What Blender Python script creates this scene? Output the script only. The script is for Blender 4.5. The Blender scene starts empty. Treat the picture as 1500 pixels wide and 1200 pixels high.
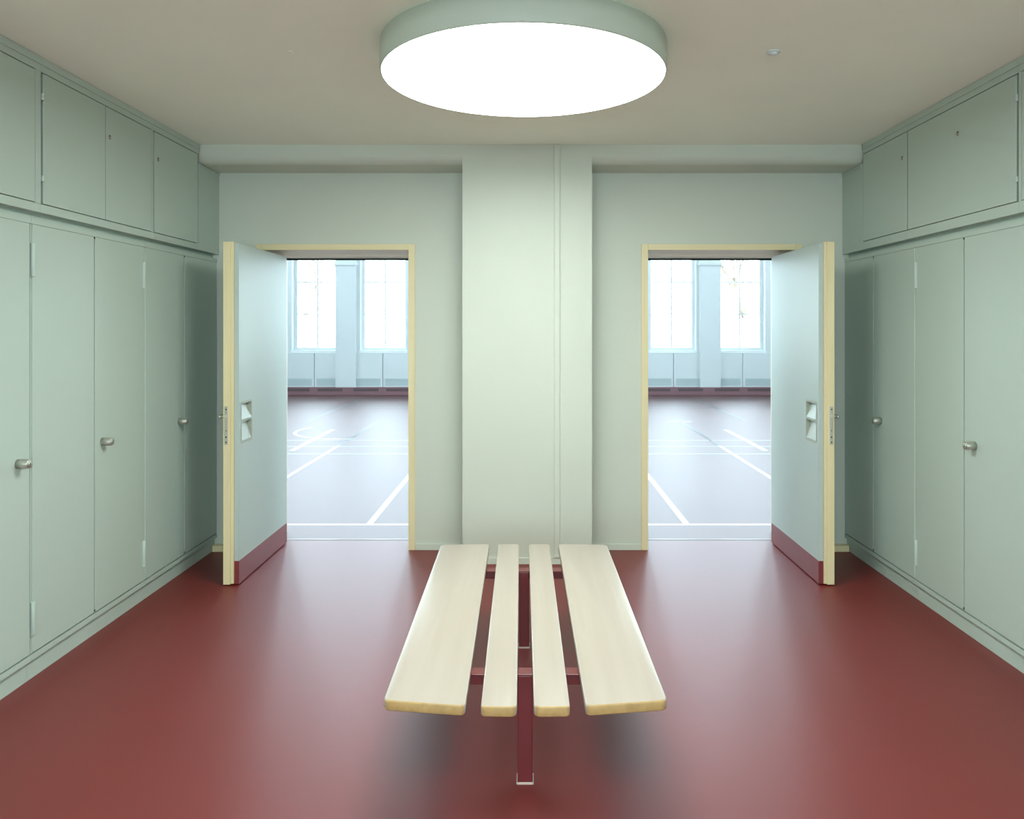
import bpy, bmesh, math, random
from mathutils import Vector

# ------------------------------------------------------------------ camera, world, exposure
SC = bpy.context.scene
COL = SC.collection
CAMH = 1.512                      # camera height
F = 1125.0                        # focal length in pixels of a 1500 px wide frame
cd = bpy.data.cameras.new('camera')
cd.sensor_width = 36.0
cd.lens = F / 1500.0 * 36.0
cd.shift_x = -(777.5 - 750.0) / 1500.0
cd.shift_y = -(600.0 - 480.5) / 1500.0
cd.clip_start = 0.05
cam = bpy.data.objects.new('camera', cd)
cam.location = (0, 0, CAMH)
cam.rotation_euler = (math.pi / 2, 0, 0)
COL.objects.link(cam)
SC.camera = cam

SKY = 11.0
world = bpy.data.worlds.new('overcast_sky')
SC.world = world
world.use_nodes = True
bg = world.node_tree.nodes['Background']
bg.inputs['Color'].default_value = (0.72, 0.88, 1.0, 1)
bg.inputs['Strength'].default_value = SKY

LAMP = 14.6                       # emission of the round changing-room lamps
SC.view_settings.view_transform = 'Standard'
SC.view_settings.look = 'None'
SC.view_settings.gamma = 1.0
SC.view_settings.use_curve_mapping = False
SC.view_settings.exposure = 0.37
SC.cycles.max_bounces = 10
SC.cycles.diffuse_bounces = 6
SC.cycles.glossy_bounces = 4
SC.cycles.transparent_max_bounces = 8
SC.cycles.sample_clamp_indirect = 12.0
SC.cycles.caustics_reflective = True
SC.cycles.caustics_refractive = False

# daylight enters through the windows of the hall: portals only guide the sky sampling
pl = bpy.data.lights.new('window_portal', 'AREA')
pl.shape = 'RECTANGLE'
pl.size, pl.size_y = 17.5, 7.2
pl.cycles.is_portal = True
po = bpy.data.objects.new('window_portal', pl)
po.location = (-0.05, 17.82, 4.5)
po.rotation_euler = (-math.pi / 2, 0, 0)          # faces -Y, into the hall
COL.objects.link(po)

pl2 = bpy.data.lights.new('window_portal_changing_room', 'AREA')
pl2.shape = 'RECTANGLE'
pl2.size, pl2.size_y = 4.5, 1.7
pl2.cycles.is_portal = True
po2 = bpy.data.objects.new('window_portal_changing_room', pl2)
po2.location = (0, -4.32, 1.65)
po2.rotation_euler = (math.pi / 2, 0, 0)          # faces +Y, into the changing room
COL.objects.link(po2)

# ------------------------------------------------------------------ materials
def mat(name, color, rough=0.5, spec=0.5, metallic=0.0, noise=0.0, nscale=3.0, bump=0.0, bscale=200.0,
        coat=0.0, emit=None, estr=0.0):
    m = bpy.data.materials.new(name)
    m.use_nodes = True
    nt = m.node_tree
    b = nt.nodes['Principled BSDF']
    b.inputs['Base Color'].default_value = (*color, 1)
    b.inputs['Roughness'].default_value = rough
    b.inputs['Specular IOR Level'].default_value = spec
    b.inputs['Metallic'].default_value = metallic
    b.inputs['Coat Weight'].default_value = coat
    if noise > 0:
        tc = nt.nodes.new('ShaderNodeTexCoord')
        n = nt.nodes.new('ShaderNodeTexNoise')
        n.inputs['Scale'].default_value = nscale
        n.inputs['Detail'].default_value = 5
        r = nt.nodes.new('ShaderNodeValToRGB')
        r.color_ramp.elements[0].position = 0.3
        r.color_ramp.elements[1].position = 0.7
        r.color_ramp.elements[0].color = (*[c * (1 - noise) for c in color], 1)
        r.color_ramp.elements[1].color = (*[min(1, c * (1 + noise)) for c in color], 1)
        nt.links.new(tc.outputs['Object'], n.inputs['Vector'])
        nt.links.new(n.outputs['Fac'], r.inputs['Fac'])
        nt.links.new(r.outputs['Color'], b.inputs['Base Color'])
    if bump > 0:
        tc = nt.nodes.new('ShaderNodeTexCoord')
        n = nt.nodes.new('ShaderNodeTexNoise')
        n.inputs['Scale'].default_value = bscale
        bp = nt.nodes.new('ShaderNodeBump')
        bp.inputs['Strength'].default_value = bump
        bp.inputs['Distance'].default_value = 0.002
        nt.links.new(tc.outputs['Object'], n.inputs['Vector'])
        nt.links.new(n.outputs['Fac'], bp.inputs['Height'])
        nt.links.new(bp.outputs['Normal'], b.inputs['Normal'])
    if emit:
        b.inputs['Emission Color'].default_value = (*emit, 1)
        b.inputs['Emission Strength'].default_value = estr
    return m

def wood_mat(name, c1, c2, rough, axis='Y', scale=1.0):
    m = bpy.data.materials.new(name)
    m.use_nodes = True
    nt = m.node_tree
    b = nt.nodes['Principled BSDF']
    tc = nt.nodes.new('ShaderNodeTexCoord')
    mp = nt.nodes.new('ShaderNodeMapping')
    s = {'X': (0.9, 22, 22), 'Y': (22, 0.9, 22), 'Z': (22, 22, 0.9)}[axis]
    mp.inputs['Scale'].default_value = tuple(v * scale for v in s)
    n = nt.nodes.new('ShaderNodeTexNoise')
    n.inputs['Scale'].default_value = 1.0
    n.inputs['Detail'].default_value = 7
    n.inputs['Distortion'].default_value = 0.5
    r = nt.nodes.new('ShaderNodeValToRGB')
    r.color_ramp.elements[0].position = 0.30
    r.color_ramp.elements[1].position = 0.70
    r.color_ramp.elements[0].color = (*c1, 1)
    r.color_ramp.elements[1].color = (*c2, 1)
    nt.links.new(tc.outputs['Object'], mp.inputs['Vector'])
    nt.links.new(mp.outputs['Vector'], n.inputs['Vector'])
    nt.links.new(n.outputs['Fac'], r.inputs['Fac'])
    nt.links.new(r.outputs['Color'], b.inputs['Base Color'])
    b.inputs['Roughness'].default_value = rough
    b.inputs['Specular IOR Level'].default_value = 0.5
    return m

M = {}
M['wall'] = mat('wall_paint', (0.575, 0.60, 0.515), 0.45, 0.4, noise=0.015, nscale=2, bump=0.05, bscale=350)
M['ceiling'] = mat('ceiling_paint', (0.92, 0.93, 0.83), 0.8, 0.2, noise=0.015, nscale=2)
M['cab'] = mat('cabinet_lacquer', (0.47, 0.56, 0.50), 0.42, 0.45, noise=0.012, nscale=2.5, bump=0.03, bscale=300)
M['leaf'] = mat('door_lacquer', (0.445, 0.52, 0.485), 0.42, 0.35, noise=0.01, nscale=2)
M['pull'] = mat('pull_cream', (0.36, 0.40, 0.33), 0.4, 0.5)
M['dark'] = mat('gap_dark', (0.03, 0.045, 0.035), 0.8, 0.2)
M['lamp_body'] = mat('lamp_housing_paint', (0.55, 0.62, 0.53), 0.45, 0.4)
M['diff'] = mat('lamp_diffuser', (0.9, 0.9, 0.9), 0.5, 0.2, emit=(0.90, 1.0, 0.94), estr=LAMP)
M['gymfloor'] = mat('hall_floor_red', (0.10, 0.022, 0.026), 0.48, 1.0, noise=0.05, nscale=1.2)
M['floor'] = mat('red_linoleum', (0.17, 0.009, 0.007), 0.52, 0.6, noise=0.05, nscale=1.2, bump=0.03, bscale=60, coat=0.25)
fb = M['floor'].node_tree.nodes['Principled BSDF']
fb.inputs['Coat Roughness'].default_value = 0.36
fb.inputs['Coat IOR'].default_value = 1.6
M['red'] = mat('red_steel', (0.15, 0.010, 0.013), 0.34, 0.8, noise=0.04, nscale=8)
M['kick'] = mat('kick_plate_red', (0.20, 0.035, 0.038), 0.36, 0.5, noise=0.06, nscale=15)
M['bench'] = wood_mat('birch', (0.425, 0.36, 0.30), (0.46, 0.40, 0.34), 0.34, 'Y')
M['bench_end'] = mat('birch_end_grain', (0.45, 0.30, 0.12), 0.5, 0.4, noise=0.12, nscale=40)
M['ash'] = wood_mat('pale_frame_wood', (0.70, 0.59, 0.34), (0.79, 0.68, 0.41), 0.42, 'Z')
M['lining'] = mat('lining_lit_pale', (0.74, 0.68, 0.58), 0.4, 0.4)  # pale instead of wood: hall light from below is put into the colour
M['skirt'] = mat('hall_skirting', (0.25, 0.13, 0.145), 0.4, 0.5)  # greyed red, with the haze in the hall put into the colour
M['skirtvent'] = mat('hall_skirting_vent', (0.13, 0.08, 0.085), 0.5, 0.4)
M['line_faint'] = mat('court_line_in_glare', (0.26, 0.26, 0.27), 0.42, 0.7)  # greyed white: window glare washing out these lines is put into the colour
M['ash_head'] = wood_mat('pale_frame_wood_head', (0.70, 0.59, 0.34), (0.79, 0.68, 0.41), 0.42, 'X')
M['metal'] = mat('nickel', (0.52, 0.51, 0.45), 0.34, 0.5, metallic=0.75)
M['lockface'] = mat('lock_face', (0.62, 0.64, 0.58), 0.45, 0.5, metallic=0.85)
M['seal'] = mat('foot_seal', (0.62, 0.50, 0.44), 0.25, 0.6)
M['line'] = mat('court_line_white', (0.52, 0.54, 0.54), 0.36, 0.5)
M['line_dark'] = mat('court_line_dark', (0.03, 0.03, 0.035), 0.36, 0.5)
M['gymwall'] = mat('hall_wall_paint', (0.70, 0.745, 0.75), 0.5, 0.4, noise=0.01, nscale=1)
M['gymgrille'] = mat('hall_grille_paint', (0.46, 0.57, 0.57), 0.5, 0.4)
M['gymceil'] = mat('hall_ceiling_paint', (0.8, 0.82, 0.82), 0.8, 0.2)
M['white'] = mat('window_white', (0.82, 0.85, 0.86), 0.4, 0.5)
M['sensor'] = mat('sensor_white', (0.66, 0.72, 0.70), 0.35, 0.5)
M['grass'] = mat('lawn', (0.40, 0.38, 0.30), 0.9, 0.2, noise=0.2, nscale=3)
M['bark'] = mat('bark', (0.22, 0.18, 0.15), 0.9, 0.2, noise=0.2, nscale=5)
M['render'] = mat('pale_render', (0.70, 0.60, 0.48), 0.8, 0.2, noise=0.03, nscale=1)
M['render_glass'] = mat('facade_glass', (0.12, 0.15, 0.18), 0.15, 0.5)

g = bpy.data.materials.new('window_glass')
g.use_nodes = True
nt = g.node_tree
nt.nodes.remove(nt.nodes['Principled BSDF'])
out = nt.nodes['Material Output']
fr = nt.nodes.new('ShaderNodeFresnel'); fr.inputs['IOR'].default_value = 1.45
tr = nt.nodes.new('ShaderNodeBsdfTransparent'); tr.inputs['Color'].default_value = (0.95, 0.98, 0.97, 1)
gl = nt.nodes.new('ShaderNodeBsdfGlossy'); gl.inputs['Roughness'].default_value = 0.03
mx = nt.nodes.new('ShaderNodeMixShader')
nt.links.new(fr.outputs[0], mx.inputs[0]); nt.links.new(tr.outputs[0], mx.inputs[1])
nt.links.new(gl.outputs[0], mx.inputs[2]); nt.links.new(mx.outputs[0], out.inputs['Surface'])
M['glass'] = g

# ------------------------------------------------------------------ mesh helpers
def BM():
    return bmesh.new()

def box(bm, x0, x1, y0, y1, z0, z1, mi=0, bevel=0.0, seg=2):
    x0, x1 = min(x0, x1), max(x0, x1)
    y0, y1 = min(y0, y1), max(y0, y1)
    z0, z1 = min(z0, z1), max(z0, z1)
    vs = [bm.verts.new(p) for p in ((x0, y0, z0), (x1, y0, z0), (x1, y1, z0), (x0, y1, z0),
                                    (x0, y0, z1), (x1, y0, z1), (x1, y1, z1), (x0, y1, z1))]
    fs = [bm.faces.new([vs[i] for i in q]) for q in
          ((0, 3, 2, 1), (4, 5, 6, 7), (0, 1, 5, 4), (1, 2, 6, 5), (2, 3, 7, 6), (3, 0, 4, 7))]
    for f in fs:
        f.material_index = mi
    if bevel > 0:
        es = list({e for f in fs for e in f.edges})
        r = bmesh.ops.bevel(bm, geom=es, offset=bevel, segments=seg, profile=0.5, affect='EDGES')
        for f in r['faces']:
            f.material_index = mi
    return bm

def cyl(bm, c, r, h, axis='Z', n=32, mi=0, r2=None, bevel=0.0):
    """cylinder from point c going +h along axis"""
    r2 = r if r2 is None else r2
    prof = [(0, 0), (r, 0), (r2, h), (0, h)]
    if bevel > 0:
        sg = 1 if h > 0 else -1
        prof = [(0, 0), (r - bevel, 0), (r - bevel * .3, sg * bevel * .3), (r, sg * bevel),
                (r2, h - sg * bevel), (r2 - bevel * .3, h - sg * bevel * .3), (r2 - bevel, h), (0, h)]
    return lathe(bm, c, prof, axis, n, mi)

def lathe(bm, c, prof, axis='Z', n=32, mi=0):
    def P(rad, t, a):
        u, v = rad * math.cos(a), rad * math.sin(a)
        if axis == 'Z': return (c[0] + u, c[1] + v, c[2] + t)
        if axis == 'X': return (c[0] + t, c[1] + u, c[2] + v)
        return (c[0] + u, c[1] + t, c[2] + v)
    rings = []
    for rad, t in prof:
        if rad < 1e-7:
            rings.append([bm.verts.new(P(0, t, 0))])
        else:
            rings.append([bm.verts.new(P(rad, t, 2 * math.pi * i / n)) for i in range(n)])
    for a, b in zip(rings, rings[1:]):
        for i in range(n):
            j = (i + 1) % n
            if len(a) == 1 and len(b) == 1:
                continue
            if len(a) == 1:
                f = bm.faces.new((a[0], b[i], b[j]))
            elif len(b) == 1:
                f = bm.faces.new((a[i], b[0], a[j]))
            else:
                f = bm.faces.new((a[i], b[i], b[j], a[j]))
            f.material_index = mi
            f.smooth = True
    return bm

def prism(bm, poly, y0, y1, mi=0):
    """poly in XZ extruded along Y"""
    a = [bm.verts.new((x, y0, z)) for x, z in poly]
    b = [bm.verts.new((x, y1, z)) for x, z in poly]
    bm.faces.new(a).material_index = mi
    bm.faces.new(b[::-1]).material_index = mi
    n = len(poly)
    for i in range(n):
        bm.faces.new((a[i], b[i], b[(i + 1) % n], a[(i + 1) % n])).material_index = mi
    return bm

def obj(name, bm, mats, parent=None, smooth_angle=None):
    bmesh.ops.recalc_face_normals(bm, faces=bm.faces)
    me = bpy.data.meshes.new(name)
    bm.to_mesh(me)
    bm.free()
    for m in (mats if isinstance(mats, (list, tuple)) else [mats]):
        me.materials.append(m)
    o = bpy.data.objects.new(name, me)
    COL.objects.link(o)
    if parent is not None:
        o.parent = parent
        pl_ = parent.matrix_world_loc if hasattr(parent, 'matrix_world_loc') else None
        o.location = -Vector(WORLD.get(parent.name, (0, 0, 0)))
        WORLD[o.name] = (0, 0, 0)
    if smooth_angle:
        try:
            for p in me.polygons: p.use_smooth = True
            me.set_sharp_from_angle(angle=math.radians(smooth_angle))
        except Exception:
            pass
    return o

WORLD = {}   # where each Empty stands, so that parts may be modelled in room coordinates

def tag(o, label, cat, group=None, kind=None):
    o['label'] = label
    o['category'] = cat
    if group: o['group'] = group
    if kind: o['kind'] = kind
    return o

def thing(name, loc, label, cat, group=None, kind=None):
    o = bpy.data.objects.new(name, None)
    o.empty_display_size = 0.1
    o.location = loc
    COL.objects.link(o)
    WORLD[o.name] = tuple(loc)
    return tag(o, label, cat, group, kind)

def struct(name, bm, mats, label, cat):
    return tag(obj(name, bm, mats), label, cat, kind='structure')

# ------------------------------------------------------------------ room shell
CEIL = CAMH + 1.175
BW = 5.233            # back wall face
BT = 5.685            # hall side of the back wall
BEAM0 = 4.921
XO = 2.75             # room half width behind the cabinets
DOORS = {-1: dict(hinge=1.825, free=0.8326, face=1.716), 1: dict(hinge=1.80, free=0.798, face=1.693)}
HEADZ = CAMH + 0.530

bm = BM(); box(bm, -XO, XO, -4.3, 5.46, -0.12, 0.0)
struct('floor', bm, M['floor'], 'dark red satin linoleum floor of the changing room', 'floor')
bm = BM(); box(bm, -XO, XO, -4.3, BW + .2, CEIL, CEIL + .15)
struct('ceiling', bm, M['ceiling'], 'flat off-white ceiling above the changing room', 'ceiling')

# back wall with two door openings
bm = BM()
xs = [-XO, -DOORS[-1]['hinge'] - .028, -DOORS[-1]['free'] + .028, DOORS[1]['free'] - .028, DOORS[1]['hinge'] + .028, XO]
box(bm, xs[0], xs[1], BW, BT, 0, CEIL)
box(bm, xs[2], xs[3], BW, BT, 0, CEIL)
box(bm, xs[4], xs[5], BW, BT, 0, CEIL)
box(bm, xs[1], xs[2], BW, BT, HEADZ + .028, CEIL)
box(bm, xs[3], xs[4], BW, BT, HEADZ + .028, CEIL)
struct('wall_back', bm, M['wall'], 'pale green wall with two doorways at the far end of the changing room', 'wall')

bm = BM()
box(bm, -XO, XO, BEAM0, BW + .05, CAMH + 1.055, CEIL + .06, bevel=0.058, seg=8)
struct('ceiling_beam', bm, M['wall'], 'shallow painted downstand beam across the top of the back wall', 'beam')
bm = BM()
box(bm, -0.438, 0.392, BEAM0 - .001, BW, 0, CEIL - .0005)
struct('column', bm, M['wall'], 'wide flat pale green pillar between the two doorways', 'column')

for s, nm in ((-1, 'left'), (1, 'right')):
    bm = BM()
    box(bm, s * XO, s * (XO + .15), -4.3, BT, 0, CEIL)
    box(bm, s * 2.137, s * XO, -4.3, 2.30, 0, CEIL)
    struct('wall_' + nm, bm, M['wall'], 'pale wall behind the %s row of built-in cupboards' % nm, 'wall')
RW = [(-1.5, 1.35), (0.0, 1.35), (1.5, 1.35)]     # windows of the changing room, behind the camera
RZ0, RZ1, RY = 0.85, 2.45, -4.0
bm = BM()
ed = [-XO]
for x, w in RW: ed += [x - w / 2, x + w / 2]
ed.append(XO)
for a, b in zip(ed[0::2], ed[1::2]): box(bm, a, b, RY - .3, RY, 0, CEIL)
for x, w in RW:
    box(bm, x - w / 2, x + w / 2, RY - .3, RY, 0, RZ0)
    box(bm, x - w / 2, x + w / 2, RY - .3, RY, RZ1, CEIL)
struct('wall_front', bm, M['wall'], 'pale wall with three windows behind the camera', 'wall')

# baseboards
def baseboard(name, x0, x1, yface, label):
    bm = BM()
    box(bm, x0, x1, yface - .012, yface, 0, 0.042, bevel=0.002)
    struct(name, bm, M['wall'], label, 'baseboard')
baseboard('baseboard_back', -0.785, -0.440, BW, 'low painted baseboard between the left doorway and the pillar')
baseboard('baseboard_back', 0.394, 0.752, BW, 'low painted baseboard between the pillar and the right doorway')
baseboard('baseboard_column', -0.438, 0.392, BEAM0, 'low painted baseboard along the foot of the pillar')
bm = BM(); box(bm, -2.150, -1.872, BW - .05, BW, 0.0, 0.042, bevel=0.002)
struct('baseboard_left', bm, M['ash'], 'short wooden baseboard behind the open left door', 'baseboard')
bm = BM(); box(bm, 1.846, 2.150, BW - .05, BW, 0.0, 0.042, bevel=0.002)
struct('baseboard_right', bm, M['ash'], 'short wooden baseboard behind the open right door', 'baseboard')

# cable trunk on the pillar
ct = thing('cable_trunk', (0.17, BEAM0, 0.0), 'thin painted cable trunk running up the pillar to the ceiling', 'cable trunk')
bm = BM(); box(bm, 0.150, 0.186, BEAM0 - .016, BEAM0 - .0015, 0.043, CEIL - .002, bevel=0.003)
obj('cover', bm, M['wall'], ct)
bm = BM(); box(bm, 0.146, 0.190, BEAM0 - .018, BEAM0 - .0015, 0.043, 0.06, bevel=0.002)
obj('end_cap', bm, M['wall'], ct)

# ------------------------------------------------------------------ doors
def door(s, n):
    d = DOORS[s]
    side = 'left' if s < 0 else 'right'
    xi, xf, face = d['hinge'], d['free'], d['face']
    X = lambda v: s * v
    root = thing('door_%d' % n, (X(xi), BW, 0), 'pale green %s hall door standing wide open beside the %s cupboards' % (side, side), 'door', kind='structure')
    # frame: casing, lining, stop
    bm = BM()
    cw = 0.045
    y0 = BW - .012
    # casings
    box(bm, X(xi), X(xi + cw), y0, BW, 0.0, HEADZ + .040, bevel=.002)
    box(bm, X(xf - cw), X(xf), y0, BW, 0.0, HEADZ + .040, bevel=.002)
    box(bm, X(xf), X(xi), y0, BW, HEADZ, HEADZ + .040, mi=1, bevel=.002)
    obj('door_frame', bm, [M['ash'], M['ash_head']], root)
    # lining to the rebate, then the thicker stop
    bm = BM()
    box(bm, X(xi), X(xi + .026), BW, 5.52, 0.0, HEADZ)
    box(bm, X(xf - .026), X(xf), BW, 5.52, 0.0, HEADZ)
    box(bm, X(xf - .026), X(xi + .026), BW, 5.52, HEADZ, HEADZ + .026)
    box(bm, X(xi - .020), X(xi + .026), 5.52, BT + .012, 0.0, HEADZ)
    box(bm, X(xf - .026), X(xf + .004), 5.52, BT + .012, 0.0, HEADZ)
    box(bm, X(xf - .026), X(xi + .026), 5.52, BT + .012, HEADZ - .017, HEADZ + .026)
    obj('door_lining', bm, M['lining'], root)
    bm = BM()
    box(bm, X(xf + .004), X(xi - .020), 5.66, 5.68, HEADZ - .030, HEADZ - .0172)
    obj('dark_strip', bm, M['dark'], root)  # thin dark strip under the head stop

    # the leaf, opened square to the wall
    W = lambda w: s * (face - w)          # w > 0 towards the middle of the room
    zb, zk, zt = 0.007, 0.142, 2.011
    ha, hb, hz0, hz1 = 4.546, 4.728, 0.826, 1.074
    bm = BM()
    box(bm, W(-.087), W(-.027), 4.522, 5.42, zb, zt + .004)
    leaf = obj('door_leaf', bm, M['leaf'], root)
    bm = BM()
    pa, pb = 4.515, 5.40
    box(bm, W(-.026), W(0), pa, ha, zk, zt)
    box(bm, W(-.026), W(0), hb, pb, zk, zt)
    box(bm, W(-.026), W(0), ha, hb, zk, hz0)
    box(bm, W(-.026), W(0), ha, hb, hz1, zt)
    obj('face_panel', bm, M['leaf'], leaf)
    bm = BM()
    box(bm, W(-.0262), W(.001), pa - .001, pb, zb, zk, bevel=.001)
    obj('kick_plate', bm, M['kick'], leaf)['label'] = 'dark red kick plate along the foot of the door'
    bm = BM()
    box(bm, W(-.087), W(-.045), 4.500, 4.5215, zb, zt + .007, bevel=.0015)
    box(bm, W(-.0448), W(-.0272), 4.503, 4.5215, zb + .004, zt + .007, bevel=.0015)
    obj('edge_lipping', bm, M['ash'], leaf)['label'] = 'pale wooden edge of the door'
    # recessed double finger pull
    bm = BM()
    prof = [(hz1, .0012), (1.062, .0012), (1.060, -.022), (1.052, -.022), (.968, .0012), (.954, .0012),
            (.952, -.022), (.944, -.022), (.842, .0012), (hz0, .0012)]
    a0, a1 = ha + .012, hb - .012
    A = [bm.verts.new((W(w), a0, z)) for z, w in prof]
    B = [bm.verts.new((W(w), a1, z)) for z, w in prof]
    for i in range(len(prof) - 1):
        bm.faces.new((A[i], B[i], B[i + 1], A[i + 1]))
    for V in (A, B):
        bm.faces.new((V[1], V[2], V[3], V[4]))
        bm.faces.new((V[5], V[6], V[7], V[8]))
    for y0_, y1_ in ((ha, a0), (a1, hb)):
        q = [bm.verts.new((W(.0012), y, z)) for y, z in ((y0_, hz0), (y1_, hz0), (y1_, hz1), (y0_, hz1))]
        bm.faces.new(q)
    box(bm, W(-.0255), W(-.0245), ha, hb, hz0, hz1)
    me = bm
    o = obj('finger_pull', me, M['pull'], leaf)
    o['label'] = 'cream recessed double finger pull'
    # lock plate, latch, lever
    bm = BM()
    wc = -.068
    box(bm, W(wc - .009), W(wc + .009), 4.4965, 4.5005, .828, 1.052, bevel=.0015)
    lp = obj('lock_plate', bm, M['metal'], leaf)
    lp['label'] = 'worn metal lock plate in the door edge'
    bm = BM()
    box(bm, W(wc - .006), W(wc + .006), 4.486, 4.4968, .985, 1.005, bevel=.002)
    obj('latch', bm, M['lockface'], lp)
    bm = BM()
    for zc, r in ((1.035, .004), (.872, .0045), (.842, .004), (.91, .003)):
        cyl(bm, (W(wc), 4.4962, zc), r, .0006, 'Y', 12)
    obj('screw', bm, M['dark'], lp)
    bm = BM()
    cyl(bm, (W(-.0872), 4.560, .985), .024, (-.007 if s < 0 else .007), 'X', 24)
    cyl(bm, (W(-.094), 4.560, .985), .009, (-.035 if s < 0 else .035), 'X', 16)
    box(bm, W(-.122), W(-.138), 4.550, 4.672, .974, .996, bevel=.006, seg=3)
    obj('door_handle', bm, M['metal'], leaf)['label'] = 'short metal lever on the back of the door'
    bm = BM()
    for z in (.25, 1.05, 1.78):
        cyl(bm, (W(-.097), 5.425, z), .008, .12, 'Z', 14)
        box(bm, W(-.086), W(-.109), 5.424, 5.445, z, z + .12)
    obj('hinge', bm, M['metal'], leaf)
    return root

door(-1, 1)
door(1, 2)

# ------------------------------------------------------------------ built-in cupboards
LX = 2.137     # face of the tall cupboards
UX = 2.123     # face of the overhead cupboards
GAP0, GAP1 = CAMH + .471, CAMH + .500

def knob_lock(s, y, z, parent):
    x = s * (LX + .0005)
    d = -s
    bm = BM()
    lathe(bm, (x, y, z), [(0, 0), (.0205, 0), (.0205, d * .036), (.0190, d * .039), (.0190, d * .047), (.0175, d * .050), (0, d * .050)], 'X', 28)
    k = obj('cylinder_lock', bm, M['metal'], parent)
    k['label'] = 'round nickel cylinder lock standing proud of the door'
    bm = BM()
    lathe(bm, (x + d * .0501, y, z), [(0, 0), (.012, 0), (.011, d * .002), (0, d * .002)], 'X', 24)
    f = obj('lock_face', bm, M['lockface'], k)
    bm = BM()
    box(bm, x + d * .0521, x + d * .0524, y - .0016, y + .0016, z - .006, z + .006)
    obj('keyhole', bm, M['dark'], k)

def cam_lock(s, y, z, parent):
    x = s * (UX + .0)
    d = -s
    bm = BM()
    lathe(bm, (x, y, z), [(.0135, 0), (.0135, d * .003), (.0105, d * .0035), (.0105, d * .0008), (0, d * .0008)], 'X', 24)
    k = obj('cam_lock', bm, M['metal'], parent)
    k['label'] = 'small round keyhole lock'
    bm = BM()
    cyl(bm, (x + d * .0009, y, z + .001), .0088, d * .0006, 'X', 20)
    cyl(bm, (x + d * .0012, y, z - .001), .0040, d * .0018, 'X', 14, mi=1)
    obj('keyhole', bm, [M['dark'], M['lockface']], k)

def hinge(s, plane, y, z0, z1, parent, r=.0105, inward=1):
    bm = BM()
    zc = (z0 + z1) / 2
    cyl(bm, (s * (plane - .001), y, z0), r, z1 - z0, 'Z', 16, bevel=.001)
    box(bm, s * (plane + .002), s * (plane + .010), y - (.009 if not inward < 0 else .016), y + (.009 if not inward > 0 else .016), z0 + .002, z1 - .002)
    # the knuckle joint
    cyl(bm, (s * (plane - .001), y, zc - .001), r * 1.06, .002, 'Z', 16)
    h = obj('hinge', bm, M['cab'], parent)
    return h

TALL_L = {'near': (2.317, 3.284), 'mid': (3.284, 4.251), 'far': (4.251, BW - .001)}

def tall(s, y0, y1, seam, label, locks, posts):
    """tall double cupboard between y0 and y1; the doors close at seam; posts = hinge posts that belong here"""
    root = thing('tall_cupboard', (s * 2.44, (y0 + y1) / 2, 0), label, 'cupboard', 'tall built-in cupboards of the %s row' % ('left' if s < 0 else 'right'))
    dz0, dz1 = CAMH - 1.394, CAMH + .446
    bm = BM()
    box(bm, s * (LX + .060), s * (XO - .002), y0 + .0005, y1 - .0005, .087, GAP0)         # body
    box(bm, s * LX, s * (LX + .060), y0 + .0005, y1 - .0005, .087, dz0 - .008)       # bottom rail
    box(bm, s * LX, s * (LX + .060), y0 + .0005, y1 - .0005, dz1 + .0012, GAP0)      # top rail
    obj('body', bm, M['cab'], root)
    bm = BM()
    box(bm, s * (LX + .018), s * (XO - .002), y0 + .0005, y1 - .0005, 0.0, .0865)
    obj('plinth', bm, M['cab'], root)
    for a, b in ((y0 + .0005, y0 + .0115),) + (((y1 - .0115, y1 - .0005),) if y1 > 5 else ()):
        bm = BM()
        box(bm, s * (LX + .005), s * (LX + .059), a, b, dz0 - .003, dz1)
        obj('hinge_post', bm, M['cab'], root)
    ye = {0: (y0 + .009, seam - .0035), 1: (seam + .0045, y1 - .009)}
    doors = []
    for k in (0, 1):
        a, b = ye[k]
        bm = BM()
        box(bm, s * LX, s * (LX + .022), a, b, dz0, dz1, bevel=.0015)
        dr = obj('cupboard_door', bm, M['cab'], root)
        doors.append(dr)
    for k, yl in locks:
        knob_lock(s, yl, .945, doors[k])
    # small dark latch notches where the doors close
    for z in (dz1 - .010, dz0 + .004):
        bm = BM()
        box(bm, s * (LX - .0003), s * (LX + .004), seam - .006, seam + .006, z, z + .010)
        obj('latch_notch', bm, M['dark'], root)
    for yp, k in posts:
        for za, zb_ in ((1.732, 1.875), (.194, .337)):
            hinge(s, LX, yp, za, zb_, doors[k], inward=1 if k == 0 else -1)
    return root

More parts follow.
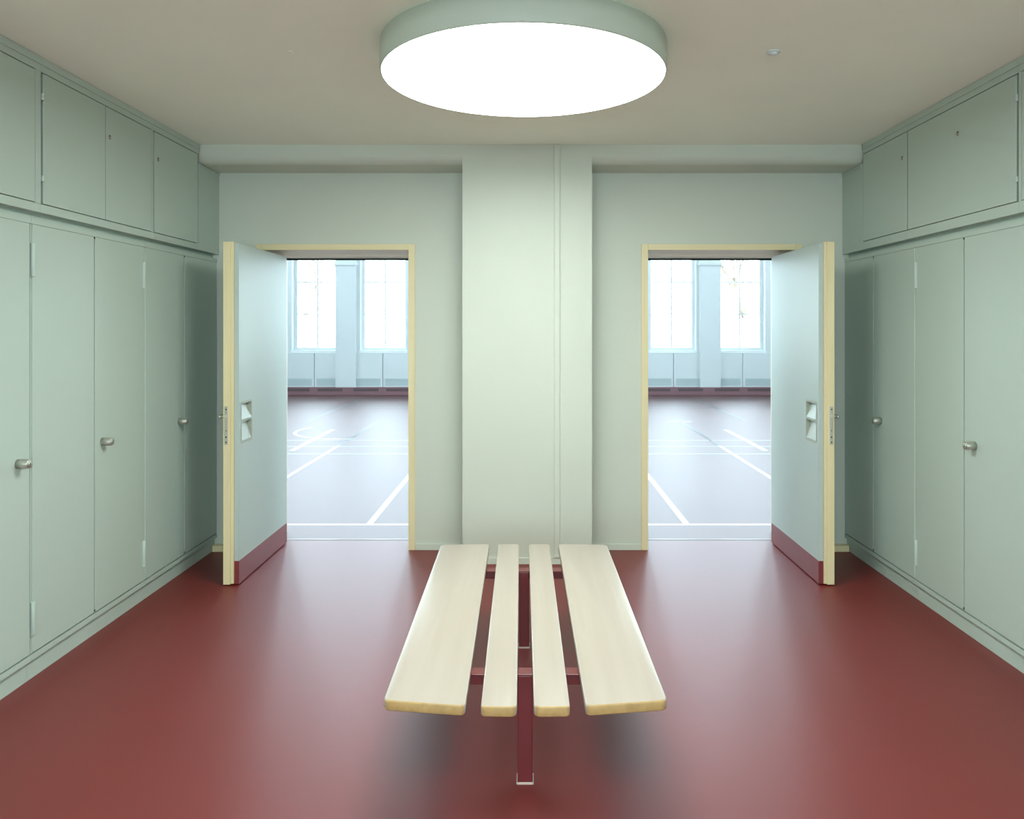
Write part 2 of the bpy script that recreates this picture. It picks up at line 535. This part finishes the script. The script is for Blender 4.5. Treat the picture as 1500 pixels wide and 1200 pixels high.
def overhead(s, y0, y1, edges, label, locks, hinges, bottom, filler=None, fascia=True):
    root = thing('overhead_cupboard', (s * 2.44, (y0 + y1) / 2, GAP1), label, 'cupboard', 'overhead cupboards of the %s row' % ('left' if s < 0 else 'right'))
    top = CEIL - .002
    dz0, dz1 = CAMH + bottom, CAMH + 1.108
    bm = BM()
    box(bm, s * (UX + .070), s * (XO - .002), y0 + .0005, y1 - .0005, GAP1, top)
    box(bm, s * UX, s * (UX + .070), y0 + .0005, y1 - .0005, GAP1, dz0 - .004, bevel=.001)
    box(bm, s * UX, s * (UX + .070), y0 + .0005, y1 - .0005, dz1 + .004, top)
    # recess strip between the lower and the upper cupboards
    box(bm, s * (LX + .030), s * (XO - .002), y0 + .0005, y1 - .0005, GAP0 + .0005, GAP1)
    body = obj('body', bm, M['cab'], root)
    bm = BM()
    box(bm, s * (UX - .006), s * (UX - .0002), y0 + .0005, y1 - .0005, CAMH + 1.141, top, bevel=.001)
    obj('fascia', bm, M['cab'], root)
    doors = []
    for a, b in edges:
        bm = BM()
        box(bm, s * UX, s * (UX + .020), a, b, dz0, dz1, bevel=.0015)
        doors.append(obj('cupboard_door', bm, M['cab'], root))
    wide = .016
    cuts = [y0] + [v for e in edges for v in e] + [y1]
    for a, b in zip(cuts[0::2], cuts[1::2]):
        if b - a > .019:
            bm_a, bm_b = a + (.0012 if a > y0 else .0005), b - (wide if b < y1 else .0005)
            if s > 0: bm_a, bm_b = a + (.0012 if a > y0 else .0005), b - (.0012 if b < y1 else .0005)
            if bm_b - bm_a > .002:
                bm = BM()
                box(bm, s * (UX + .0), s * (UX + .070), bm_a, bm_b, dz0 - .0035, dz1 + .0035)
                obj('stile', bm, M['cab'], root)
    for k, yl, zl in locks:
        cam_lock(s, yl, zl, doors[k])
    for k, yh in hinges:
        hinge(s, UX, yh, 2.502, 2.532, doors[k], r=.0075)
        hinge(s, UX, yh, 2.149, 2.173, doors[k], r=.0075)
    if filler:
        bm = BM()
        box(bm, s * UX, s * (XO - .002), filler[0], filler[1], GAP1, CAMH + 1.053)
        box(bm, s * (LX + .030), s * (XO - .002), filler[0], filler[1], GAP0 + .0005, GAP1)
        obj('end_panel', bm, M['cab'], root)
        bm = BM()
        box(bm, s * (UX - .004), s * (UX - .0002), filler[0] + .02, filler[1], CAMH + 1.030, CAMH + 1.053)
        obj('fascia', bm, M['cab'], root)
    return root

# left row
tall(-1, 2.305, 3.284, 2.80, 'tall pale green cupboard cut off by the left edge, lock beside a long hinge', [(1, 3.200)], [])
tall(-1, 3.284, 4.251, 3.762, 'tall pale green double cupboard in the middle of the left row', [(1, 3.832)], [(3.295, 0), (4.240, 1)])
tall(-1, 4.251, BW - .001, 4.737, 'tall pale green double cupboard half hidden behind the open left door', [(0, 4.667)], [])
overhead(-1, 2.305, 3.329, [(2.345, 3.290)], 'overhead cupboard door cut off by the left edge of the photo', [], [], .541)
overhead(-1, 3.329, 4.319, [(3.346, 3.833), (3.8395, 4.300)], 'overhead double cupboard with a keyhole and two hinges, left row', [(1, 3.871, CAMH + .962)], [(0, 3.3395)], .541)
overhead(-1, 4.319, 4.909, [(4.335, 4.897)], 'overhead single-door cupboard nearest the back wall, left row', [(0, 4.374, CAMH + .960)], [], .541, filler=(4.9095, BW - .001))
# right row
tall(1, 2.305, 3.30, 2.80, 'tall pale green cupboard just past the right edge of the photo', [], [])
tall(1, 3.30, 4.27, 3.789, 'tall pale green double cupboard in the middle of the right row', [(0, 3.695)], [(4.259, 1)])
tall(1, 4.27, BW - .001, 4.789, 'tall pale green double cupboard half hidden behind the open right door', [(0, 4.690)], [])
overhead(1, 2.305, 3.342, [(2.345, 3.322)], 'overhead cupboard cut off by the right edge of the photo', [], [], .554)
overhead(1, 3.342, 4.327, [(3.358, 4.324)], 'wide overhead cupboard with centred keyhole and hinges at its right', [(0, 3.818, CAMH + .967)], [(0, 3.3525)], .554)
overhead(1, 4.327, 4.909, [(4.340, 4.907)], 'overhead single-door cupboard nearest the back wall, right row', [(0, 4.389, CAMH + .971)], [], .554, filler=(4.9095, BW - .001))

# ------------------------------------------------------------------ round ceiling lamps
def lamp(x, y, label):
    R = .594
    zb = CAMH + 1.050
    root = thing('ceiling_lamp', (x, y, CEIL), label, 'lamp', kind='thing')
    bm = BM()
    lathe(bm, (x, y, 0), [(R - .02, CEIL - .0005), (R - .02, CEIL - .008), (R, CEIL - .010), (R, zb + .004),
                          (R - .002, zb + .001), (R - .006, zb), (R - .006, zb + .02), (R - .05, zb + .03)], 'Z', 128)
    obj('housing', bm, M['lamp_body'], root)['label'] = 'pale green drum housing'
    bm = BM()
    lathe(bm, (x, y, 0), [(0, zb + .0005), (R - .0065, zb + .0005), (R - .0065, zb + .006), (0, zb + .006)], 'Z', 128)
    obj('diffuser', bm, M['diff'], root)['label'] = 'glowing white round diffuser'
lamp(-.030, 3.230, 'large round drum lamp glowing white on the ceiling')
lamp(-.030, .25, 'second large round drum lamp on the ceiling behind the camera')

# ceiling sensor and plug
sn = thing('ceiling_sensor', (1.03, 3.26, CEIL), 'small round sensor on the ceiling, right of the drum lamp', 'sensor')
bm = BM(); lathe(bm, (1.03, 3.26, CEIL), [(0, -.0005), (.030, -.0005), (.030, -.005), (.026, -.008), (0, -.008)], 'Z', 32)
obj('base', bm, M['sensor'], sn)
bm = BM(); lathe(bm, (1.03, 3.26, CEIL), [(.018, -.0082), (.017, -.014), (.010, -.018), (0, -.019)], 'Z', 24)
obj('lens', bm, M['sensor'], sn)
cp = BM(); lathe(cp, (-1.02, 3.26, CEIL), [(0, -.0003), (.010, -.0003), (.009, -.003), (0, -.003)], 'Z', 20)
tag(obj('ceiling_plug', cp, M['ceiling']), 'tiny round cover plug in the ceiling, left of the drum lamp', 'plug')

# ------------------------------------------------------------------ bench
BZ = CAMH - 1.117          # top of the slats
bench = thing('bench', (-.022, 3.05, 0), 'backless changing bench with four pale wooden slats on red steel legs', 'bench')
ang = math.radians(.66)
def bpos(t, y):            # t across the bench, y depth
    return (-.020 - math.tan(ang) * (y - 2.628) + t, y)
def slat(t0, t1, yn0, yn1, yf0, yf1, round_l, round_r):
    """plank with rounded plan corners and eased edges; ends may be cut at a slight angle"""
    th = .031
    def corner(cx, cy, r, a0):
        return [(cx + r * math.cos(a0 + k * math.pi / 12), cy + r * math.sin(a0 + k * math.pi / 12)) for k in range(7)]
    rl, rr = round_l, round_r
    pts = (corner(t0 + rl, yn0 + rl, rl, math.pi) + corner(t1 - rr, yn1 + rr, rr, 1.5 * math.pi) +
           corner(t1 - rr, yf1 - rr, rr, 0) + corner(t0 + rl, yf0 - rl, rl, .5 * math.pi))
    cx = sum(p[0] for p in pts) / len(pts); cy = sum(p[1] for p in pts) / len(pts)
    hw, hl = (t1 - t0) / 2, (yf0 - yn0) / 2
    bm = BM()
    e = .0045
    rings = []
    for inset, z in ((e, BZ - th), (e * .3, BZ - th + e * .3), (0, BZ - th + e), (0, BZ - e), (e * .3, BZ - e * .3), (e, BZ)):
        ring = []
        for (x, y) in pts:
            xx = cx + (x - cx) * (1 - inset / hw)
            yy = cy + (y - cy) * (1 - inset / hl)
            bx, by = bpos(xx, yy)
            ring.append(bm.verts.new((bx, by, z)))
        rings.append(ring)
    n = len(pts)
    for a, b in zip(rings, rings[1:]):
        for i in range(n):
            f = bm.faces.new((a[i], a[(i + 1) % n], b[(i + 1) % n], b[i]))
            nrm_y = abs(pts[(i + 1) % n][1] - pts[i][1]); nrm_x = abs(pts[(i + 1) % n][0] - pts[i][0])
            f.material_index = 1 if nrm_x > nrm_y else 0
            f.smooth = True
    bm.faces.new(rings[0][::-1]); bm.faces.new(rings[-1])
    o = obj('seat_slat', bm, [M['bench'], M['bench_end']], bench, smooth_angle=50)
    return o
YN, YF = 2.262, 3.972
slat(-.4275, -.178, YN + .036, YN + .008, YF - .010, YF, .028, .016)
slat(-.132, -.025, YN + .002, YN, YF, YF, .014, .020)
slat(.025, .132, YN, YN + .002, YF, YF, .020, .014)
slat(.178, .4275, YN + .008, YN + .036, YF, YF - .010, .016, .028)
for yl, wl in ((2.544, .049), (3.623, .048)):
    cx, _ = bpos(0, yl)
    zt = BZ - .031
    bm = BM()
    box(bm, cx - .40, cx + .40, yl, yl + .053, zt - .0045, zt - .0002, bevel=.001)
    box(bm, cx - .395, cx + .395, yl + .012, yl + .045, zt - .040, zt - .0046, bevel=.002)
    obj('crossbar', bm, M['red'], bench)
    bm = BM()
    box(bm, cx - wl / 2, cx + wl / 2, yl + .0005, yl + wl, 0.003, zt - .0048, bevel=.0025)
    lg = obj('leg', bm, M['red'], bench)
    bm = BM()
    w = wl / 2 + .004
    for (a0, a1, b0, b1) in ((cx - w, cx - wl / 2, yl - .003, yl + wl + .003), (cx + wl / 2, cx + w, yl - .003, yl + wl + .003),
                             (cx - wl / 2, cx + wl / 2, yl - .004, yl), (cx - wl / 2, cx + wl / 2, yl + wl, yl + wl + .004)):
        box(bm, a0, a1, b0, b1, 0.0, .008, bevel=.0015)
    sl = obj('foot_seal', bm, M['seal'], lg)
    sl['label'] = 'pale sealant around the foot of the leg'

# ------------------------------------------------------------------ sports hall beyond the doors
GY = 17.40
GH = 8.8
GX = 11.0
bm = BM()
box(bm, -GX, GX, BT - .22, GY, -.12, 0.0)
for f in list(bm.faces): f.material_index = 0
def fline(x0, x1, y0, y1, mi=1, h=.0008):
    vs = [bm.verts.new(p) for p in ((x0, y0, h), (x1, y0, h), (x1, y1, h), (x0, y1, h))]
    bm.faces.new(vs).material_index = mi
L = .05
for y in (5.905, 9.22, 9.79, 10.32): fline(-7.5, 7.5, y - L / 2, y + L / 2, 3 if y > 6 else 1, .0008 if y > 6 else .0007)
for x in (-1.243, 1.20): fline(x - L / 2, x + L / 2, 5.93, 9.19, 1, .0011)
for x in (-2.47, 2.42):
    fline(x - L / 2, x + L / 2, 7.60, 9.85, 1, .0014)
    fline(x - L / 2, x + L / 2, 9.85, 12.5, 2, .0014)  # same white line, coloured dark where the window reflection changes its tone
for x in (-2.94, 2.89): fline(x - L * .7, x + L * .7, 9.45, 11.4, 1, .0017)
for x in (-3.62, 3.50): fline(x - L / 2, x + L / 2, 12.4, 16.2, 2, .0014)
fline(2.2, 2.6, 12.36, 12.42, 1, .0011)
fline(-7.5, 7.5, 14.60, 14.66, 2, .0008)
ca, cb, r = -2.6, 11.25, .82
prev = None
for k in range(25):
    a = math.radians(150 + 135 * k / 24)
    cur = [bm.verts.new((ca + (r + q) * math.cos(a), cb + (r + q) * math.sin(a), .0020)) for q in (-L / 2, L / 2)]
    if prev: bm.faces.new((prev[0], prev[1], cur[1], cur[0])).material_index = 1
    prev = cur
fl = struct('floor_hall', bm, [M['gymfloor'], M['line'], M['line_dark'], M['line_faint']], 'glossy red sports hall floor with painted court lines', 'floor')
bm = BM(); box(bm, -1.80, 1.78, 5.492, 5.500, 0.0, .0012)
struct('trim_1', bm, M['seal'], 'thin joint strip in the floor under both doorways', 'trim')

WINX = [-8.1, -6.5, -4.887, -3.34, -1.71, -.07, 1.585, 3.225, 4.787, 6.4, 8.0]
WW = 1.05
WZ0, WZ1 = 1.00, 8.00
bm = BM()
edges = [-GX]
for x in WINX: edges += [x - WW / 2, x + WW / 2]
edges.append(GX)
for a, b in zip(edges[0::2], edges[1::2]):
    box(bm, a, b, GY, GY + .40, 0, GH)
for x in WINX:
    box(bm, x - WW / 2, x + WW / 2, GY, GY + .40, 0, WZ0)
    box(bm, x - WW / 2, x + WW / 2, GY, GY + .40, WZ1, GH)
struct('wall_hall_back', bm, M['gymwall'], 'pale window wall at the far side of the sports hall', 'wall')
SY0, SY1, SZ0, SZ1 = 7.8, 15.4, 2.0, 7.8          # big unseen side windows, added to brighten the hall
for s, nm in ((-1, 'left'), (1, 'right')):
    xa, xb = s * GX, s * (GX + .2)
    bm = BM()
    box(bm, xa, xb, BT - .2, SY0, 0, GH)
    box(bm, xa, xb, SY1, GY + .4, 0, GH)
    box(bm, xa, xb, SY0, SY1, 0, SZ0)
    box(bm, xa, xb, SY0, SY1, SZ1, GH)
    struct('wall_hall_' + nm, bm, M['gymwall'], nm + ' side wall of the sports hall', 'wall')
    root = thing('window_%d' % (40 + s), (xa, SY0, SZ0), 'large unseen side window added to light the sports hall, %s side' % nm, 'window', kind='structure')
    bm = BM()
    xm = s * (GX + .1)
    for k in range(5):
        y = SY0 + k * (SY1 - SY0) / 4
        box(bm, xm - .03, xm + .03, max(SY0, y - .04), min(SY1, y + .04), SZ0, SZ1)
    for k in range(4):
        z = SZ0 + k * (SZ1 - SZ0) / 3
        box(bm, xm - .025, xm + .025, SY0, SY1, max(SZ0, z - .04), min(SZ1, z + .04))
    obj('window_frame', bm, M['white'], root)
    bm = BM(); box(bm, xm - .003, xm + .003, SY0 + .04, SY1 - .04, SZ0 + .04, SZ1 - .04)
    obj('window_glass', bm, M['glass'], root)
    p_ = bpy.data.lights.new('window_portal_side', 'AREA')
    p_.shape = 'RECTANGLE'; p_.size, p_.size_y = SZ1 - SZ0, SY1 - SY0
    p_.cycles.is_portal = True
    q_ = bpy.data.objects.new('window_portal_side', p_)
    q_.location = (s * (GX + .22), (SY0 + SY1) / 2, (SZ0 + SZ1) / 2)
    q_.rotation_euler = (0, s * math.pi / 2, 0)   # faces into the hall
    COL.objects.link(q_)
bm = BM()
box(bm, -GX, -XO, BT - .2, BT, 0, GH)
box(bm, XO, GX, BT - .2, BT, 0, GH)
box(bm, -XO, XO, BT - .2, BT, CEIL + .002, GH)
struct('wall_hall_front', bm, M['gymwall'], 'sports hall wall around the two doorways', 'wall')
bm = BM(); box(bm, -GX, GX, BT - .2, GY + .4, GH, GH + .2)
struct('ceiling_hall', bm, M['gymceil'], 'high white ceiling of the sports hall', 'ceiling')

for i, (x, w) in enumerate(RW):
    root = thing('window_%d' % (i + 20), (x, RY - .2, RZ0), 'window of the changing room behind the camera', 'window', kind='structure')
    bm = BM()
    xa, xb, y0, y1, fw = x - w / 2, x + w / 2, RY - .20, RY - .14, .06
    box(bm, xa, xa + fw, y0, y1, RZ0, RZ1); box(bm, xb - fw, xb, y0, y1, RZ0, RZ1)
    box(bm, xa + fw, xb - fw, y0, y1, RZ0, RZ0 + fw); box(bm, xa + fw, xb - fw, y0, y1, RZ1 - fw, RZ1)
    obj('window_frame', bm, M['white'], root)
    bm = BM(); box(bm, xa + fw, xb - fw, y0 + .028, y0 + .032, RZ0 + fw, RZ1 - fw)
    obj('window_glass', bm, M['glass'], root)

names = {-4.887: 'first hall window seen through the left doorway', -3.34: 'second hall window seen through the left doorway, nearest its right jamb',
         3.225: 'first hall window seen through the right doorway, nearest its left jamb', 4.787: 'second hall window seen through the right doorway'}
for i, x in enumerate(WINX):
    root = thing('window_%d' % (i + 1), (x, GY + .2, WZ0), 'tall white-framed hall window with six or more panes, %s' % ('part of the row hidden by the wall' if x not in names else names[x]) if x not in names else 'tall white ' + names[x], 'window', kind='structure')
    bm = BM()
    fw = .065
    y0, y1 = GY + .20, GY + .26
    xa, xb = x - WW / 2, x + WW / 2
    box(bm, xa, xa + fw, y0, y1, WZ0, WZ1)
    box(bm, xb - fw, xb, y0, y1, WZ0, WZ1)
    box(bm, xa + fw, xb - fw, y0, y1, WZ0, WZ0 + fw)
    box(bm, xa + fw, xb - fw, y0, y1, WZ1 - fw, WZ1)
    box(bm, x - .016, x + .016, y0 + .01, y1 - .01, WZ0 + fw, WZ1 - fw)
    for z in (1.83, 2.56, 3.29, 4.02, 4.75, 5.48, 6.21, 6.94):
        box(bm, xa + fw, xb - fw, y0 + .012, y1 - .012, z - .014, z + .014)
    obj('window_frame', bm, M['white'], root)
    bm = BM()
    box(bm, xa + fw, xb - fw, y0 + .028, y0 + .032, WZ0 + fw, WZ1 - fw)
    obj('window_glass', bm, M['glass'], root)
    bm = BM()
    box(bm, xa - .02, xb + .02, GY - .03, GY + .199, WZ0 - .055, WZ0 - .0005, bevel=.004)
    obj('window_sill', bm, M['white'], root)

bm = BM()
for x0, x1 in ((-4.40, -3.95), (3.82, 4.28)):
    box(bm, x0, x1, GY - .10, GY, 0.175, GH)
    box(bm, x0 - .03, x1 + .03, GY - .13, GY, 2.92, 2.98, bevel=.006)
    box(bm, x0 - .015, x1 + .015, GY - .115, GY, 2.98, 3.02)
struct('trim_2', bm, M['gymwall'], 'flat pilasters with a small cap between the hall windows', 'pilaster')
bm = BM()
box(bm, -GX, GX, GY - .12, GY, 0.0, 0.174, bevel=.003)
for x in (-4.887, -3.34, 3.225, 4.787):
    for q in (-.37, .37):
        box(bm, x + q - .28, x + q + .28, GY - .1225, GY - .1195, .085, .150, mi=1)
struct('baseboard_hall', bm, [M['skirt'], M['skirtvent']], 'deep dark red skirting with vents along the hall window wall', 'baseboard')

for x, lab in ((-4.887, 'under the leftmost hall window in view'), (-3.34, 'under the hall window beside the left doorway jamb'),
               (3.225, 'under the hall window beside the right doorway jamb'), (4.787, 'under the rightmost hall window in view')):
    root = thing('radiator_cover', (x, GY, .175), 'pale panelled radiator cover ' + lab, 'radiator cover', 'radiator covers under the hall windows')
    for q in (-.37, .37):
        bm = BM()
        a, b = x + q - .364, x + q + .364
        box(bm, a, b, GY - .06, GY - .001, .176, WZ0 - .058, bevel=.004)
        p = obj('panel', bm, M['gymwall'], root)
        bm = BM()
        for k in range(9):
            z = .215 + k * .018
            box(bm, a + .05, b - .05, GY - .066, GY - .061, z, z + .009)
        obj('grille', bm, M['gymgrille'], p)

# ------------------------------------------------------------------ outside
bm = BM(); box(bm, -60, 60, GY + .4, 90, -.6, -.5)
struct('ground', bm, M['grass'], 'lawn outside the sports hall windows', 'ground')
random.seed(4)
def tree(x, y, h, label, seed):
    random.seed(seed)
    bm = BM()
    def limb(p, d, l, r, depth):
        n = 6
        q = p + d * l
        up = Vector((0, 0, 1)) if abs(d.z) < .9 else Vector((1, 0, 0))
        u = d.cross(up).normalized(); v = d.cross(u)
        a = [bm.verts.new(p + (u * math.cos(t) + v * math.sin(t)) * r) for t in [2 * math.pi * k / n for k in range(n)]]
        b = [bm.verts.new(q + (u * math.cos(t) + v * math.sin(t)) * r * .68) for t in [2 * math.pi * k / n for k in range(n)]]
        for k in range(n): bm.faces.new((a[k], a[(k + 1) % n], b[(k + 1) % n], b[k]))
        if depth > 0:
            for _ in range(3 if depth > 1 else 4):
                nd = (d + Vector((random.uniform(-.9, .9), random.uniform(-.9, .9), random.uniform(-.15, .6)))).normalized()
                limb(p + d * l * random.uniform(.6, 1), nd, l * random.uniform(.6, .8), r * .6, depth - 1)
    limb(Vector((x, y, -.5)), Vector((0.05, 0, 1)).normalized(), h * .30, .15, 5)
    tag(obj('bare_tree', bm, M['bark']), label, 'tree')
tree(10.2, 37, 10, 'bare branching tree outside the windows of the right doorway', 3)
tree(-14.2, 48, 12, 'bare branching tree outside the windows of the left doorway', 8)
